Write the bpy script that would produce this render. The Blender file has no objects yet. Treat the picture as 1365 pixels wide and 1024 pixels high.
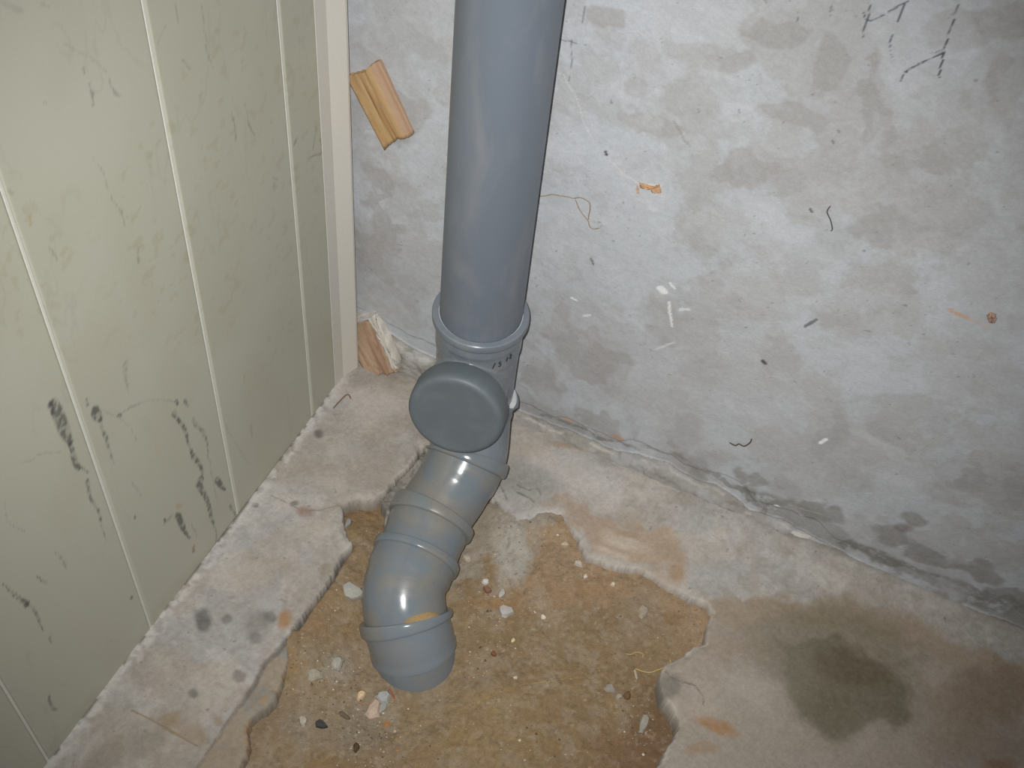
import bpy, math
import numpy as np
from mathutils import Matrix, Vector

# ------------------------------------------------------------------ camera, world, light, exposure
S = bpy.context.scene
COL = S.collection
F_PX = 1495.23
R3 = np.array([[0.90446078, -0.37076841, 0.21090635],
               [0.41812778, 0.67282586, -0.61030691],
               [0.08437928, 0.64018446, 0.76357317]])
CAM = np.array([0.61776602, -1.03345763, 1.36481884])
cd = bpy.data.cameras.new('camera'); cam = bpy.data.objects.new('camera', cd); COL.objects.link(cam)
cd.sensor_width = 36.0; cd.sensor_fit = 'HORIZONTAL'; cd.lens = F_PX / 1365 * 36.0; cd.clip_start = 0.02
U_, _, V_ = np.linalg.svd(R3); R3 = U_ @ V_
M = Matrix([list(R3[i]) + [CAM[i]] for i in range(3)] + [[0, 0, 0, 1]])
cam.matrix_world = M
S.camera = cam

W = bpy.data.worlds.new('room_light'); S.world = W; W.use_nodes = True
bg = W.node_tree.nodes['Background']; bg.inputs[0].default_value = (0.95, 0.97, 1.0, 1); bg.inputs[1].default_value = 0.22
ld = bpy.data.lights.new('camera_flash', 'SPOT'); fl = bpy.data.objects.new('camera_flash', ld); COL.objects.link(fl)
ld.energy = 86; ld.color = (1.0, 0.985, 0.965); ld.shadow_soft_size = 0.006; ld.spot_size = math.radians(71.5); ld.spot_blend = 1.0
fl.matrix_world = M @ Matrix.Translation((-0.034, 0.022, 0.0)) @ Matrix.Rotation(math.radians(.2), 4, 'X')
S.view_settings.view_transform = 'Standard'; S.view_settings.look = 'None'
S.view_settings.exposure = 0.0; S.view_settings.gamma = 1.0
try: S.view_settings.use_curve_mapping = False
except Exception: pass

# ------------------------------------------------------------------ measuring helpers: photo pixel -> point on a real plane
def ray(px, py):
    return R3 @ np.array([px - 682.5, -(py - 512.0), -F_PX])
def on(axis, px, py, v=0.0):
    w = ray(px, py); return CAM + w * ((v - CAM[axis]) / w[axis])
def floor_pt(px, py, z=0.0): p = on(2, px, py, z); return np.array([p[0], p[1]])
def wall_pt(px, py, y=0.0): p = on(1, px, py, y); return np.array([p[0], p[2]])
def side_pt(px, py, x=0.0): p = on(0, px, py, x); return np.array([p[1], p[2]])

def lin(c):
    c = np.asarray(c, float) / 255.0
    return np.where(c <= 0.04045, c / 12.92, ((c + 0.055) / 1.055) ** 2.4)

# ------------------------------------------------------------------ noise
def _h(ix, iy, seed):
    n = (ix.astype(np.int64) * 374761393 + iy.astype(np.int64) * 668265263 + seed * 1442695041) & 0xFFFFFFFF
    n = ((n ^ (n >> 13)) * 1274126177) & 0xFFFFFFFF
    return ((n ^ (n >> 16)) & 0xFFFF) / 65535.0
def vnoise(x, y, seed=0):
    ix = np.floor(x); iy = np.floor(y); fx = x - ix; fy = y - iy
    fx = fx * fx * (3 - 2 * fx); fy = fy * fy * (3 - 2 * fy)
    a = _h(ix, iy, seed); b = _h(ix + 1, iy, seed); c = _h(ix, iy + 1, seed); d = _h(ix + 1, iy + 1, seed)
    return (a + (b - a) * fx) * (1 - fy) + (c + (d - c) * fx) * fy
def fbm(x, y, s, oct=5, seed=0, gain=0.5):
    x = x / s; y = y / s; t = 0; a = 1.0; n = 0
    for o in range(oct):
        t = t + a * vnoise(x * 0.88 + y * 0.47 + 17.3 * o, y * 0.88 - x * 0.47 + 9.1 * o, seed + o * 7); n += a
        a *= gain; x = x * 2.03; y = y * 2.03
    return t / n
def ss(a, b, x):
    t = np.clip((x - a) / (b - a), 0, 1); return t * t * (3 - 2 * t)

def seg_dist(X, Y, pts):
    """distance to polyline and parameter 0..1 along it"""
    best = np.full(X.shape, 1e9); par = np.zeros(X.shape); n = len(pts) - 1
    for i in range(n):
        a = pts[i]; d = pts[i + 1] - a; L = max(float(d @ d), 1e-12)
        t = np.clip(((X - a[0]) * d[0] + (Y - a[1]) * d[1]) / L, 0, 1)
        q = np.hypot(X - a[0] - t * d[0], Y - a[1] - t * d[1])
        m = q < best; best = np.where(m, q, best); par = np.where(m, (i + t) / n, par)
    return best, par
def sdist(X, Y, poly):
    """signed distance, positive inside"""
    poly = np.asarray(poly); d, _ = seg_dist(X, Y, np.vstack([poly, poly[:1]])); ins = np.zeros(X.shape, bool)
    n = len(poly)
    for i in range(n):
        x0, y0 = poly[i]; x1, y1 = poly[(i + 1) % n]
        if y0 == y1: continue
        c = ((y0 > Y) != (y1 > Y)) & (X < (x1 - x0) * (Y - y0) / (y1 - y0) + x0)
        ins ^= c
    return np.where(ins, d, -d)

class Paint:
    """pigment of a surface, kept per vertex; X, Y are metres on the surface, pt turns a photo pixel into such metres"""
    def __init__(s, X, Y, pt, base, seed=1):
        s.X, s.Y, s.pt, s.seed = X, Y, pt, seed
        s.C = np.zeros(X.shape + (3,)) + lin(base)
        s.wx = (fbm(X, Y, 0.03, 4, seed + 50) - 0.5); s.wy = (fbm(X, Y, 0.03, 4, seed + 90) - 0.5)
        s.fine = fbm(X, Y, 0.006, 3, seed + 130)
    def mix(s, a, col):
        a = np.clip(a, 0, 1)[..., None]; s.C = s.C * (1 - a) + lin(col) * a
    def mul(s, f): s.C = s.C * f[..., None]
    def blob(s, px, py, rx, ry, col, a=0.6, soft=0.3, rag=0.5, ang=0):
        p = s.pt(px, py); J = np.array([(s.pt(px + 4, py) - p) / 4, (s.pt(px, py + 4) - p) / 4]).T
        Ji = np.linalg.inv(J); k = math.radians(ang); sc = np.sqrt(abs(np.linalg.det(J)))
        X = s.X - p[0] + s.wx * rag * sc * (rx + ry) * .9; Y = s.Y - p[1] + s.wy * rag * sc * (rx + ry) * .9
        u = Ji[0, 0] * X + Ji[0, 1] * Y; v = Ji[1, 0] * X + Ji[1, 1] * Y
        u, v = (u * math.cos(k) + v * math.sin(k)) / rx, (-u * math.sin(k) + v * math.cos(k)) / ry
        r = np.sqrt(u * u + v * v)
        s.mix(a * ss(1 + soft, 1 - soft, r) * (0.75 + 0.5 * s.fine), col)
    def stroke(s, pts, w, col, a=0.8, brk=0.0, rag=0.0):
        P = [s.pt(*p) for p in pts]
        q = s.pt(pts[0][0] + 3, pts[0][1]) - P[0]; q2 = s.pt(pts[0][0], pts[0][1] + 3) - P[0]
        sc = math.sqrt(abs(q[0] * q2[1] - q[1] * q2[0])) / 3
        P = np.array(P); lo = P.min(0) - 0.03; hi = P.max(0) + 0.03
        m = (s.X > lo[0]) & (s.X < hi[0]) & (s.Y > lo[1]) & (s.Y < hi[1])
        if not m.any(): return
        X = s.X[m] + s.wx[m] * rag * sc; Y = s.Y[m] + s.wy[m] * rag * sc
        d, t = seg_dist(X, Y, P)
        ws = np.interp(t, np.linspace(0, 1, len(w)), w) * sc * 0.5 if hasattr(w, '__len__') else w * sc * 0.5
        al = a * ss(1.35, 0.75, d / np.maximum(ws, 1e-5))
        if brk: al = al * (.3 + .7 * ss(brk - .06, brk + .26, fbm(s.X[m], s.Y[m], 0.005, 3, s.seed + 33)))
        al = np.clip(al, 0, 1)[:, None]; s.C[m] = s.C[m] * (1 - al) + lin(col) * al
    def poly(s, pts, col, a=0.6, soft=0.004, rag=0.0):
        P = np.array([s.pt(*p) for p in pts])
        d = sdist(s.X + s.wx * rag, s.Y + s.wy * rag, P)
        s.mix(a * ss(-soft, soft, d) * (0.8 + 0.4 * s.fine), col); return d

# ------------------------------------------------------------------ mesh helpers
def axis(lo, a, b, hi, fine, coarse):
    p = [np.arange(lo, a - 1e-6, coarse)] if lo < a - 1e-6 else []
    p.append(np.arange(a, b + 1e-6, fine))
    if hi > b + 1e-6:
        n = max(1, int(math.ceil((hi - b) / coarse))); p.append(np.linspace(b, hi, n + 1)[1:] if abs(p[-1][-1] - b) < 1e-6 else np.linspace(p[-1][-1], hi, n + 1)[1:])
    return np.concatenate(p)

def link(name, me, mat, parent=None):
    o = bpy.data.objects.new(name, me); COL.objects.link(o)
    if mat is not None: me.materials.append(mat)
    if parent is not None: o.parent = parent
    return o
def tag(o, label=None, cat=None, group=None, kind=None):
    if label: o['label'] = label
    if cat: o['category'] = cat
    if group: o['group'] = group
    if kind: o['kind'] = kind
    return o
def empty(name, loc):
    o = bpy.data.objects.new(name, None); COL.objects.link(o); o.location = loc; o.empty_display_size = .05
    return o

def grid(name, X, Y, Z, C, mat, parent=None, skirt=None, flip=False):
    """X,Y,Z (n,m) arrays -> one mesh; skirt=(axis, value) closes the sheet into a solid"""
    n, m = X.shape; co = np.stack([X, Y, Z], -1).reshape(-1, 3)
    idx = np.arange(n * m).reshape(n, m)
    q = np.stack([idx[:-1, :-1], idx[1:, :-1], idx[1:, 1:], idx[:-1, 1:]], -1).reshape(-1, 4)
    col = C.reshape(-1, 3)
    faces = q
    if skirt:
        b = np.concatenate([idx[:, 0], idx[-1, 1:], idx[-2::-1, -1], idx[0, -2:0:-1]])
        low = co[b].copy(); low[:, skirt[0]] = skirt[1]; k = len(co); nb = len(b)
        co = np.vstack([co, low]); col = np.vstack([col, col[b]])
        j = np.arange(nb); j2 = (j + 1) % nb
        sk = np.stack([b[j2], b[j], k + j, k + j2], -1); faces = np.vstack([q, sk])
        tail = k + np.arange(nb)
    if flip: faces = faces[:, ::-1]
    me = bpy.data.meshes.new(name)
    nf = len(faces); extra = 1 if skirt else 0
    loops = faces.reshape(-1)
    if extra: loops = np.concatenate([loops, tail if flip else tail[::-1]])
    me.vertices.add(len(co)); me.vertices.foreach_set('co', co.astype(np.float32).ravel())
    me.loops.add(len(loops)); me.loops.foreach_set('vertex_index', loops.astype(np.int32))
    me.polygons.add(nf + extra)
    st = np.arange(nf) * 4
    if extra: st = np.append(st, nf * 4)
    me.polygons.foreach_set('loop_start', st.astype(np.int32))
    sm = np.zeros(nf + extra, bool); sm[:len(q)] = True
    me.polygons.foreach_set('use_smooth', sm)
    me.update(calc_edges=True); me.validate()
    a = me.color_attributes.new('Col', 'FLOAT_COLOR', 'POINT')
    a.data.foreach_set('color', np.hstack([col, np.ones((len(col), 1))]).astype(np.float32).ravel())
    return link(name, me, mat, parent)

def mesh(name, verts, faces, mat, parent=None, smooth=False, colors=None, sharp=35):
    me = bpy.data.meshes.new(name); me.from_pydata([tuple(map(float, v)) for v in verts], [], [tuple(map(int, f)) for f in faces]); me.update()
    if smooth:
        me.polygons.foreach_set('use_smooth', np.ones(len(me.polygons), bool))
        me.set_sharp_from_angle(angle=math.radians(sharp))
    if colors is not None:
        a = me.color_attributes.new('Col', 'FLOAT_COLOR', 'POINT')
        c = np.asarray(colors, float).reshape(-1, 3)
        a.data.foreach_set('color', np.hstack([c, np.ones((len(c), 1))]).astype(np.float32).ravel())
    return link(name, me, mat, parent)

def smoothpath(P, n=24):
    P = np.array(P, float); Q = np.vstack([2 * P[0] - P[1], P, 2 * P[-1] - P[-2]]); out = []
    for i in range(1, len(Q) - 2):
        p0, p1, p2, p3 = Q[i - 1:i + 3]
        for t in np.linspace(0, 1, n, endpoint=False):
            out.append(0.5 * ((2 * p1) + (-p0 + p2) * t + (2 * p0 - 5 * p1 + 4 * p2 - p3) * t * t + (-p0 + 3 * p1 - 3 * p2 + p3) * t ** 3))
    out.append(P[-1]); return np.array(out)
class Path:
    def __init__(s, P):
        s.p = smoothpath(P) if len(P) > 2 else np.array([np.array(P[0]) * (1 - t) + np.array(P[1]) * t for t in np.linspace(0, 1, 12)])
        s.d = np.concatenate([[0], np.cumsum(np.linalg.norm(np.diff(s.p, axis=0), axis=1))])
        T = np.gradient(s.p, axis=0); s.t = T / np.linalg.norm(T, axis=1)[:, None]
        up = np.array([0, 0, 1.]) if abs(s.t[0][2]) < .8 else np.array([0.3, 1, 0.])
        u = up - s.t[0] * (up @ s.t[0]); u /= np.linalg.norm(u); us = [u]
        for t in s.t[1:]:
            u = u - t * (u @ t); u /= np.linalg.norm(u); us.append(u)
        s.u = np.array(us)
    def at(s, d):
        f = lambda A: np.array([np.interp(d, s.d, A[:, k]) for k in range(3)])
        if d < 0: return s.p[0] + s.t[0] * d, s.t[0], s.u[0]
        if d > s.d[-1]: return s.p[-1] + s.t[-1] * (d - s.d[-1]), s.t[-1], s.u[-1]
        t = f(s.t); t /= np.linalg.norm(t); u = f(s.u); u -= t * (u @ t); u /= np.linalg.norm(u)
        return f(s.p), t, u
def revolve(name, path, prof, mat, parent=None, seg=72, cap=(True, True), sharp=32, sub=0.012):
    """prof = [(distance along path, radius)...]; subdivided so it follows the bend"""
    pr = [prof[0]]
    for a, b in zip(prof[:-1], prof[1:]):
        n = max(1, int(abs(b[0] - a[0]) / sub)) if sub else 1
        for i in range(1, n + 1): pr.append((a[0] + (b[0] - a[0]) * i / n, a[1] + (b[1] - a[1]) * i / n))
    V = []; F = []
    for d, r in pr:
        p, t, u = path.at(d); w = np.cross(t, u)
        for k in range(seg):
            a = 2 * math.pi * k / seg; V.append(p + r * (u * math.cos(a) + w * math.sin(a)))
    for i in range(len(pr) - 1):
        for k in range(seg):
            k2 = (k + 1) % seg; F.append((i * seg + k, i * seg + k2, (i + 1) * seg + k2, (i + 1) * seg + k))
    if cap[0]: F.append(tuple(range(seg - 1, -1, -1)))
    if cap[1]: F.append(tuple((len(pr) - 1) * seg + k for k in range(seg)))
    o = mesh(name, V, F, mat, parent, smooth=True, sharp=sharp)
    return o

# ------------------------------------------------------------------ materials
def mat_new(name):
    m = bpy.data.materials.new(name); m.use_nodes = True; nt = m.node_tree; return m, nt, nt.nodes['Principled BSDF']
def N(nt, t, **k):
    n = nt.nodes.new(t)
    for a, v in k.items():
        if a in n.inputs.keys() if hasattr(n.inputs, 'keys') else False: n.inputs[a].default_value = v
        else: setattr(n, a, v)
    return n
def noise(nt, scale, detail=6, rough=0.6):
    tc = nt.nodes.new('ShaderNodeNewGeometry'); n = nt.nodes.new('ShaderNodeTexNoise')
    n.inputs['Scale'].default_value = scale; n.inputs['Detail'].default_value = detail; n.inputs['Roughness'].default_value = rough
    nt.links.new(tc.outputs['Position'], n.inputs['Vector']); return n
def painted(name, rough=0.9, grain=0.18, gscale=500, bump=0.4, bscale=260, bdist=0.0015, spec=0.3, coat=0):
    m, nt, b = mat_new(name)
    at = nt.nodes.new('ShaderNodeAttribute'); at.attribute_name = 'Col'
    n = noise(nt, gscale, 5, 0.7); mr = nt.nodes.new('ShaderNodeMapRange')
    mr.inputs['From Min'].default_value = 0.3; mr.inputs['From Max'].default_value = 0.7
    mr.inputs['To Min'].default_value = 1 - grain; mr.inputs['To Max'].default_value = 1 + grain
    nt.links.new(n.outputs['Fac'], mr.inputs['Value'])
    mx = nt.nodes.new('ShaderNodeVectorMath'); mx.operation = 'SCALE'
    nt.links.new(at.outputs['Color'], mx.inputs[0]); nt.links.new(mr.outputs[0], mx.inputs['Scale'])
    nt.links.new(mx.outputs[0], b.inputs['Base Color'])
    b.inputs['Roughness'].default_value = rough; b.inputs['Specular IOR Level'].default_value = spec
    if coat: b.inputs['Coat Weight'].default_value = coat; b.inputs['Coat Roughness'].default_value = .2
    if bump:
        n2 = noise(nt, bscale, 8, 0.65); bp = nt.nodes.new('ShaderNodeBump'); bp.inputs['Strength'].default_value = bump; bp.inputs['Distance'].default_value = bdist
        nt.links.new(n2.outputs['Fac'], bp.inputs['Height']); nt.links.new(bp.outputs[0], b.inputs['Normal'])
    return m
M_plaster = painted('plaster', 0.93, 0.07, 420, 0.5, 220, 0.0012)
M_screed = painted('cement_screed', 0.93, 0.10, 480, 0.6, 250, 0.0016)
M_dirt = painted('packed_dirt', 0.96, 0.20, 700, 0.8, 330, 0.0022)
M_panel = painted('pvc_panel', 0.45, 0.02, 300, 0.0, spec=0.4)
M_wood = painted('raw_wood', 0.8, 0.10, 900, 0.3, 500, 0.0008)
M_stone = painted('rubble', 0.95, 0.2, 700, 0.7, 500, 0.001)

def plain(name, col, rough=0.6, spec=0.4, var=0.05, vs=200, bump=0):
    m, nt, b = mat_new(name); n = noise(nt, vs); cr = nt.nodes.new('ShaderNodeValToRGB')
    c = lin(col); cr.color_ramp.elements[0].color = (*(c * (1 - var)), 1); cr.color_ramp.elements[1].color = (*(c * (1 + var)), 1)
    cr.color_ramp.elements[0].position = .3; cr.color_ramp.elements[1].position = .7
    nt.links.new(n.outputs['Fac'], cr.inputs[0]); nt.links.new(cr.outputs[0], b.inputs['Base Color'])
    b.inputs['Roughness'].default_value = rough; b.inputs['Specular IOR Level'].default_value = spec
    if bump:
        bp = nt.nodes.new('ShaderNodeBump'); bp.inputs['Strength'].default_value = bump; bp.inputs['Distance'].default_value = .001
        nt.links.new(n.outputs['Fac'], bp.inputs['Height']); nt.links.new(bp.outputs[0], b.inputs['Normal'])
    return m
def pvc(name, col, dust, amount, rough=0.36, scale=26, lo=.45, hi=.68, stretch=(1, 1, 1)):
    m, nt, b = mat_new(name)
    tc = nt.nodes.new('ShaderNodeNewGeometry'); mp = nt.nodes.new('ShaderNodeMapping'); mp.inputs['Scale'].default_value = stretch
    nt.links.new(tc.outputs['Position'], mp.inputs['Vector'])
    n = nt.nodes.new('ShaderNodeTexNoise'); n.inputs['Scale'].default_value = scale; n.inputs['Detail'].default_value = 8; n.inputs['Roughness'].default_value = .62; n.inputs['Distortion'].default_value = .6
    nt.links.new(mp.outputs[0], n.inputs['Vector'])
    mr = nt.nodes.new('ShaderNodeMapRange'); mr.inputs['From Min'].default_value = lo; mr.inputs['From Max'].default_value = hi; mr.inputs['To Max'].default_value = amount
    nt.links.new(n.outputs['Fac'], mr.inputs['Value'])
    mx = nt.nodes.new('ShaderNodeMix'); mx.data_type = 'RGBA'
    mx.inputs['A'].default_value = (*lin(col), 1); mx.inputs['B'].default_value = (*lin(dust), 1)
    nt.links.new(mr.outputs[0], mx.inputs['Factor']); nt.links.new(mx.outputs['Result'], b.inputs['Base Color'])
    m2 = nt.nodes.new('ShaderNodeMapRange'); m2.inputs['To Min'].default_value = rough; m2.inputs['To Max'].default_value = min(1, rough + .3); nt.links.new(mr.outputs[0], m2.inputs['Value'])
    nt.links.new(m2.outputs[0], b.inputs['Roughness']); b.inputs['Specular IOR Level'].default_value = .5
    return m
M_pipe = pvc('grey_pvc_pipe', (104, 112, 122), (138, 138, 138), 0.5, 0.42, 16, .47, .72, (1, 1, .35))
M_tee = pvc('grey_pvc_tee', (112, 120, 128), (138, 138, 136), 0.5, 0.2, 22)
M_cap = pvc('grey_pvc_cap', (93, 101, 106), (112, 117, 119), 0.35, 0.5, 30)
M_dusty = pvc('dusty_pvc', (110, 119, 126), (130, 122, 108), 0.7, 0.15, 18, .40, .66)
M_dusty2 = pvc('dusty_pvc_low', (114, 122, 128), (130, 120, 104), 0.6, 0.16, 20, .46, .72)
M_white = plain('white_joint', (206, 205, 194), 0.5)
M_trim = plain('trim_plastic', (206, 202, 192), 0.5, var=.02)
M_seal_lit = plain('white_seal_and_lit_rim', (212, 215, 216), 0.4)  # white rubber lip on the tee, painted lit rim on the first bend
M_ink = plain('black_ink', (34, 36, 40), 0.7)

# ------------------------------------------------------------------ floor: screed slab with a broken-out hole
HOLE = [(455, 671), (459, 696), (469, 721), (455, 743), (440, 768), (425, 790), (406, 816), (394, 835), (384, 852), (386, 870), (376, 893), (366, 928),
        (350, 942), (330, 957), (331, 985), (324, 1015), (318, 1060), (420, 1160), (640, 1180), (820, 1090), (852, 1042), (884, 1008), (899, 986), (906, 965), (897, 945),
        (884, 930), (879, 905), (887, 888), (914, 870), (938, 855), (941, 832), (951, 812), (941, 801), (921, 795), (892, 778), (861, 761), (820, 752), (781, 742),
        (764, 706), (748, 684), (722, 682), (704, 690), (690, 690), (660, 668), (640, 645), (600, 610), (560, 596), (545, 622), (526, 641), (513, 653), (500, 664), (478, 666)]
LEDGE = [(425, 790), (406, 816), (384, 850), (361, 874), (339, 906), (309, 955), (290, 977), (264, 1019), (230, 1070), (300, 1130), (420, 1160), (500, 1000), (450, 850)]
MORTAR_L = [(566, 592), (545, 622), (526, 641), (513, 653), (506, 664), (512, 700), (516, 735), (560, 720), (620, 640)]
hole = np.array([floor_pt(*p) for p in HOLE]); ledge = np.array([floor_pt(*p) for p in LEDGE]); mortl = np.array([floor_pt(*p) for p in MORTAR_L])
xs = axis(-0.35, -0.02, 1.12, 2.2, 0.0018, 0.02); ys = axis(-1.7, -0.84, 0.0, 0.0, 0.0018, 0.02)
X, Y = np.meshgrid(xs, ys, indexing='ij')
jx = (fbm(X, Y, .02, 4, 3) - .5) * .011; jy = (fbm(X, Y, .02, 4, 8) - .5) * .011
hd = sdist(X + jx, Y + jy, hole); ldg = sdist(X + jx, Y + jy, ledge); ml = sdist(X + jx, Y + jy, mortl)
Z = (fbm(X, Y, .25, 4, 21) - .5) * .008 + (fbm(X, Y, .03, 4, 22) - .5) * .0022
Z = Z - Z[np.abs(Y) < .3].mean() * 0
fil = -Y + (fbm(X, Y, .08, 3, 24) - .5) * .012
Z += .006 * ss(.10, .02, fil) * ss(0.22, 0.30, X)
rough_l = np.clip(ldg * 60, 0, 1) * (hd < .004)
Z -= .009 * ss(0, .003, ldg) * (1 + .6 * (fbm(X, Y, .02, 4, 31) - .5))
Z -= .003 * ss(-.012, .0, hd)                                   # worn lip
hd = hd + (fbm(X, Y, .007, 3, 12) - .5) * .003
edge = ss(-.0012, .0036, hd)
Z = Z * (1 - edge) + (-.085) * edge
# mortar packed round the pipe where it leaves the floor
mz = -.004 - .03 * ss(0, .075, ml) + (fbm(X, Y, .018, 5, 41) - .5) * .012
Z = np.where(ml > 0, np.maximum(mz, Z) * ss(0, .004, ml) + Z * (1 - ss(0, .004, ml)), Z)
# crumbs along the panel foot
Z += .0035 * ss(.016, .0, X + (fbm(X, Y, .03, 4, 43) - .5) * .012) * (fbm(X, Y, .03, 4, 44)) * (X > -.01)
P = Paint(X, Y, floor_pt, (168, 165, 161), 11)
n1 = fbm(X, Y, .14, 5, 60); n2 = fbm(X, Y, .035, 5, 61); n3 = fbm(X, Y, .008, 3, 62)
P.mix(.5 * ss(.5, .66, n1), (166, 156, 144)); P.mix(.5 * ss(.54, .7, n2), (188, 182, 174)); P.mix(.3 * ss(.55, .72, n3), (150, 140, 128))
P.mix(.38 * ss(.50, .64, fbm(X + 4, Y, .06, 6, 63, .62)), (154, 145, 133)); P.mix(.4 * ss(.52, .66, fbm(X, Y + 4, .045, 6, 64, .62)), (194, 188, 180)); P.mix(.2 * ss(.56, .70, fbm(X, Y, .010, 4, 65)), (136, 128, 118))
P.mix(.3 * ss(.52, .64, fbm(X + 8, Y, .09, 5, 66)), (170, 156, 138)); P.mix(.6 * ss(.86, .90, fbm(X, Y, .006, 2, 67)), (110, 104, 96))
# pale dust band by the back wall, the browner slab in front of it
SLAB = [(941, 801), (980, 797), (1040, 800), (1132, 803), (1180, 818), (1232, 836), (1302, 866), (1365, 889), (1480, 930), (1700, 1050), (1500, 1400), (800, 1300), (820, 1090),
        (870, 1030), (884, 1008), (899, 986), (906, 965), (897, 945), (884, 930), (879, 905), (887, 888), (914, 870), (938, 855), (941, 832), (951, 812)]
P.poly(SLAB, (158, 147, 134), .85, .007, .03)
P.poly([(941, 801), (1000, 795), (1132, 803), (1232, 836), (1365, 889), (1480, 930), (1480, 975), (1365, 925), (1250, 880), (1150, 848), (1060, 835), (985, 838), (950, 815)], (148, 128, 104), .5, .016, .05)
P.blob(1345, 925, 75, 40, (134, 114, 94), .6, .5, .8); P.blob(1290, 950, 60, 45, (134, 116, 96), .5, .6, .8); P.blob(1320, 1000, 80, 30, (138, 122, 104), .5, .6)
STAIN = [(1000, 838), (1050, 812), (1110, 806), (1170, 822), (1215, 862), (1232, 910), (1212, 958), (1165, 972), (1130, 992), (1098, 985), (1066, 952), (1040, 915), (1010, 880)]
P.poly(STAIN, (108, 102, 80), .55, .03, .05)
P.poly([(1040, 862), (1110, 850), (1180, 880), (1215, 920), (1208, 960), (1165, 972), (1130, 992), (1098, 985), (1066, 952), (1045, 910)], (94, 88, 68), .55, .008, .03)
P.blob(1140, 890, 60, 22, (88, 72, 50), .4, .7); P.blob(980, 860, 40, 20, (140, 124, 102), .4, .8)
P.blob(1065, 900, 25, 35, (135, 130, 112), .4, .8)
for b in [(955, 970, 28, 9, (160, 118, 72), .7, 20), (935, 1000, 20, 8, (150, 125, 95), .5, 0), (1000, 920, 40, 20, (176, 168, 156), .5, 20), (940, 935, 22, 25, (172, 160, 148), .6, 0),
          (1330, 1020, 22, 10, (140, 95, 70), .5, 0)]:
    P.blob(b[0], b[1], b[2], b[3], b[4], b[5], .5, .6, b[6])
# brown smear on the pale band
P.poly([(716, 668), (735, 660), (770, 668), (800, 686), (850, 697), (905, 728), (917, 740), (912, 770), (895, 772), (870, 752), (830, 742), (795, 735), (775, 705), (755, 682)], (166, 138, 110), .55, .010, .06)
P.blob(835, 722, 30, 9, (190, 176, 160), .8, .5, .8, 22); P.blob(815, 735, 22, 6, (190, 176, 160), .7, .5, .8, 22); P.blob(762, 597, 22, 6, (165, 135, 105), .7, .5, .8, 15)
P.blob(900, 762, 14, 7, (156, 126, 90), .45, .5, .6, 20)
P.blob(760, 630, 70, 22, (190, 184, 178), .55, .6, .6, 25); P.blob(505, 540, 35, 22, (192, 184, 176), .6, .6)
P.blob(700, 600, 25, 8, (180, 165, 150), .5, .6)
P.blob(705, 655, 35, 22, (150, 148, 140), .6, .5, .8); P.blob(690, 625, 18, 30, (146, 146, 140), .5, .5, .8)
# left slab: smudges and rust marks
for b in [(272, 828, 11, 15, (96, 94, 92), .75, 0), (303, 826, 7, 7, (112, 108, 104), .7, 0), (350, 832, 22, 16, (128, 124, 116), .65, -25), (362, 822, 9, 8, (104, 102, 98), .6, 0), (340, 852, 9, 8, (110, 106, 100), .6, 0),
          (384, 824, 9, 14, (158, 118, 74), .8, 15), (317, 902, 9, 8, (118, 114, 108), .7, 0), (257, 925, 6, 6, (108, 104, 100), .7, 0), (228, 958, 14, 9, (150, 130, 98), .6, -20), (255, 975, 24, 12, (152, 134, 112), .5, 30),
          (392, 671, 6, 4, (115, 105, 95), .7, 0), (404, 682, 12, 6, (148, 120, 104), .7, 0), (434, 757, 8, 9, (140, 130, 112), .6, 0), (338, 782, 7, 6, (150, 146, 140), .6, 0), (318, 770, 40, 20, (178, 170, 160), .5, 0),
          (190, 990, 40, 22, (150, 142, 130), .6, -40), (140, 1005, 30, 16, (140, 130, 116), .5, -40), (292, 960, 7, 7, (145, 116, 84), .5, 0), (340, 672, 4, 3, (70, 66, 62), .9, 0), (424, 579, 6, 5, (110, 104, 98), .8, 0)]:
    P.blob(b[0], b[1], b[2], b[3], b[4], b[5], .45, .7, b[6])
P.stroke([(176, 948), (205, 962), (240, 982), (262, 994)], 2.5, (140, 118, 88), .7)
P.stroke([(362, 660), (380, 668), (400, 680), (425, 680), (452, 673)], 1.6, (122, 112, 100), .7, .35)
P.stroke([(385, 662), (420, 680), (455, 700)], 1.2, (150, 140, 128), .4, .4)
P.mix(.75 * ss(.02, .004, X + (n2 - .5) * .03) * ss(.35, .55, n3 * .5 + n2 * .5), (202, 198, 192))
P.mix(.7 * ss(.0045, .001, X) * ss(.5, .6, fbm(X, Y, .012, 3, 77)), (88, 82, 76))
# corner of crumbled plaster
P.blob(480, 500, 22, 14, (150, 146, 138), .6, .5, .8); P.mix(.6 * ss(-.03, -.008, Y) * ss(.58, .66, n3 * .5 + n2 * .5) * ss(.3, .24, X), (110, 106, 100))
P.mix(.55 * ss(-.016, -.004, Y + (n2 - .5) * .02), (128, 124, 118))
# broken lip, ledge and mortar
P.mix(.55 * ss(-.006, -.001, hd) * ss(.4, .6, n2), (196, 188, 178)); P.mix(.9 * ss(-.0006, .0016, hd), (112, 104, 92))
ledge_on = ss(-.001, .002, ldg) * (hd < 0.001)
P.mix(.8 * ledge_on, (152, 138, 118)); P.mix(.8 * ledge_on * ss(.48, .6, fbm(X, Y, .05, 4, 71)), (160, 126, 86)); P.mix(.7 * ledge_on * ss(.55, .65, fbm(X, Y, .03, 4, 73)), (140, 140, 134))
P.mix(.7 * ss(.004, .0, np.abs(ldg)) * (hd < .001) * ss(.4, .6, n2), (112, 106, 98))
inm = ss(-.002, .003, ml)
P.mix(inm, (148, 143, 135)); P.mix(.7 * inm * ss(.5, .62, fbm(X, Y, .014, 4, 81)), (116, 114, 106)); P.mix(.5 * inm * ss(.6, .7, n3), (96, 92, 86))
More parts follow.
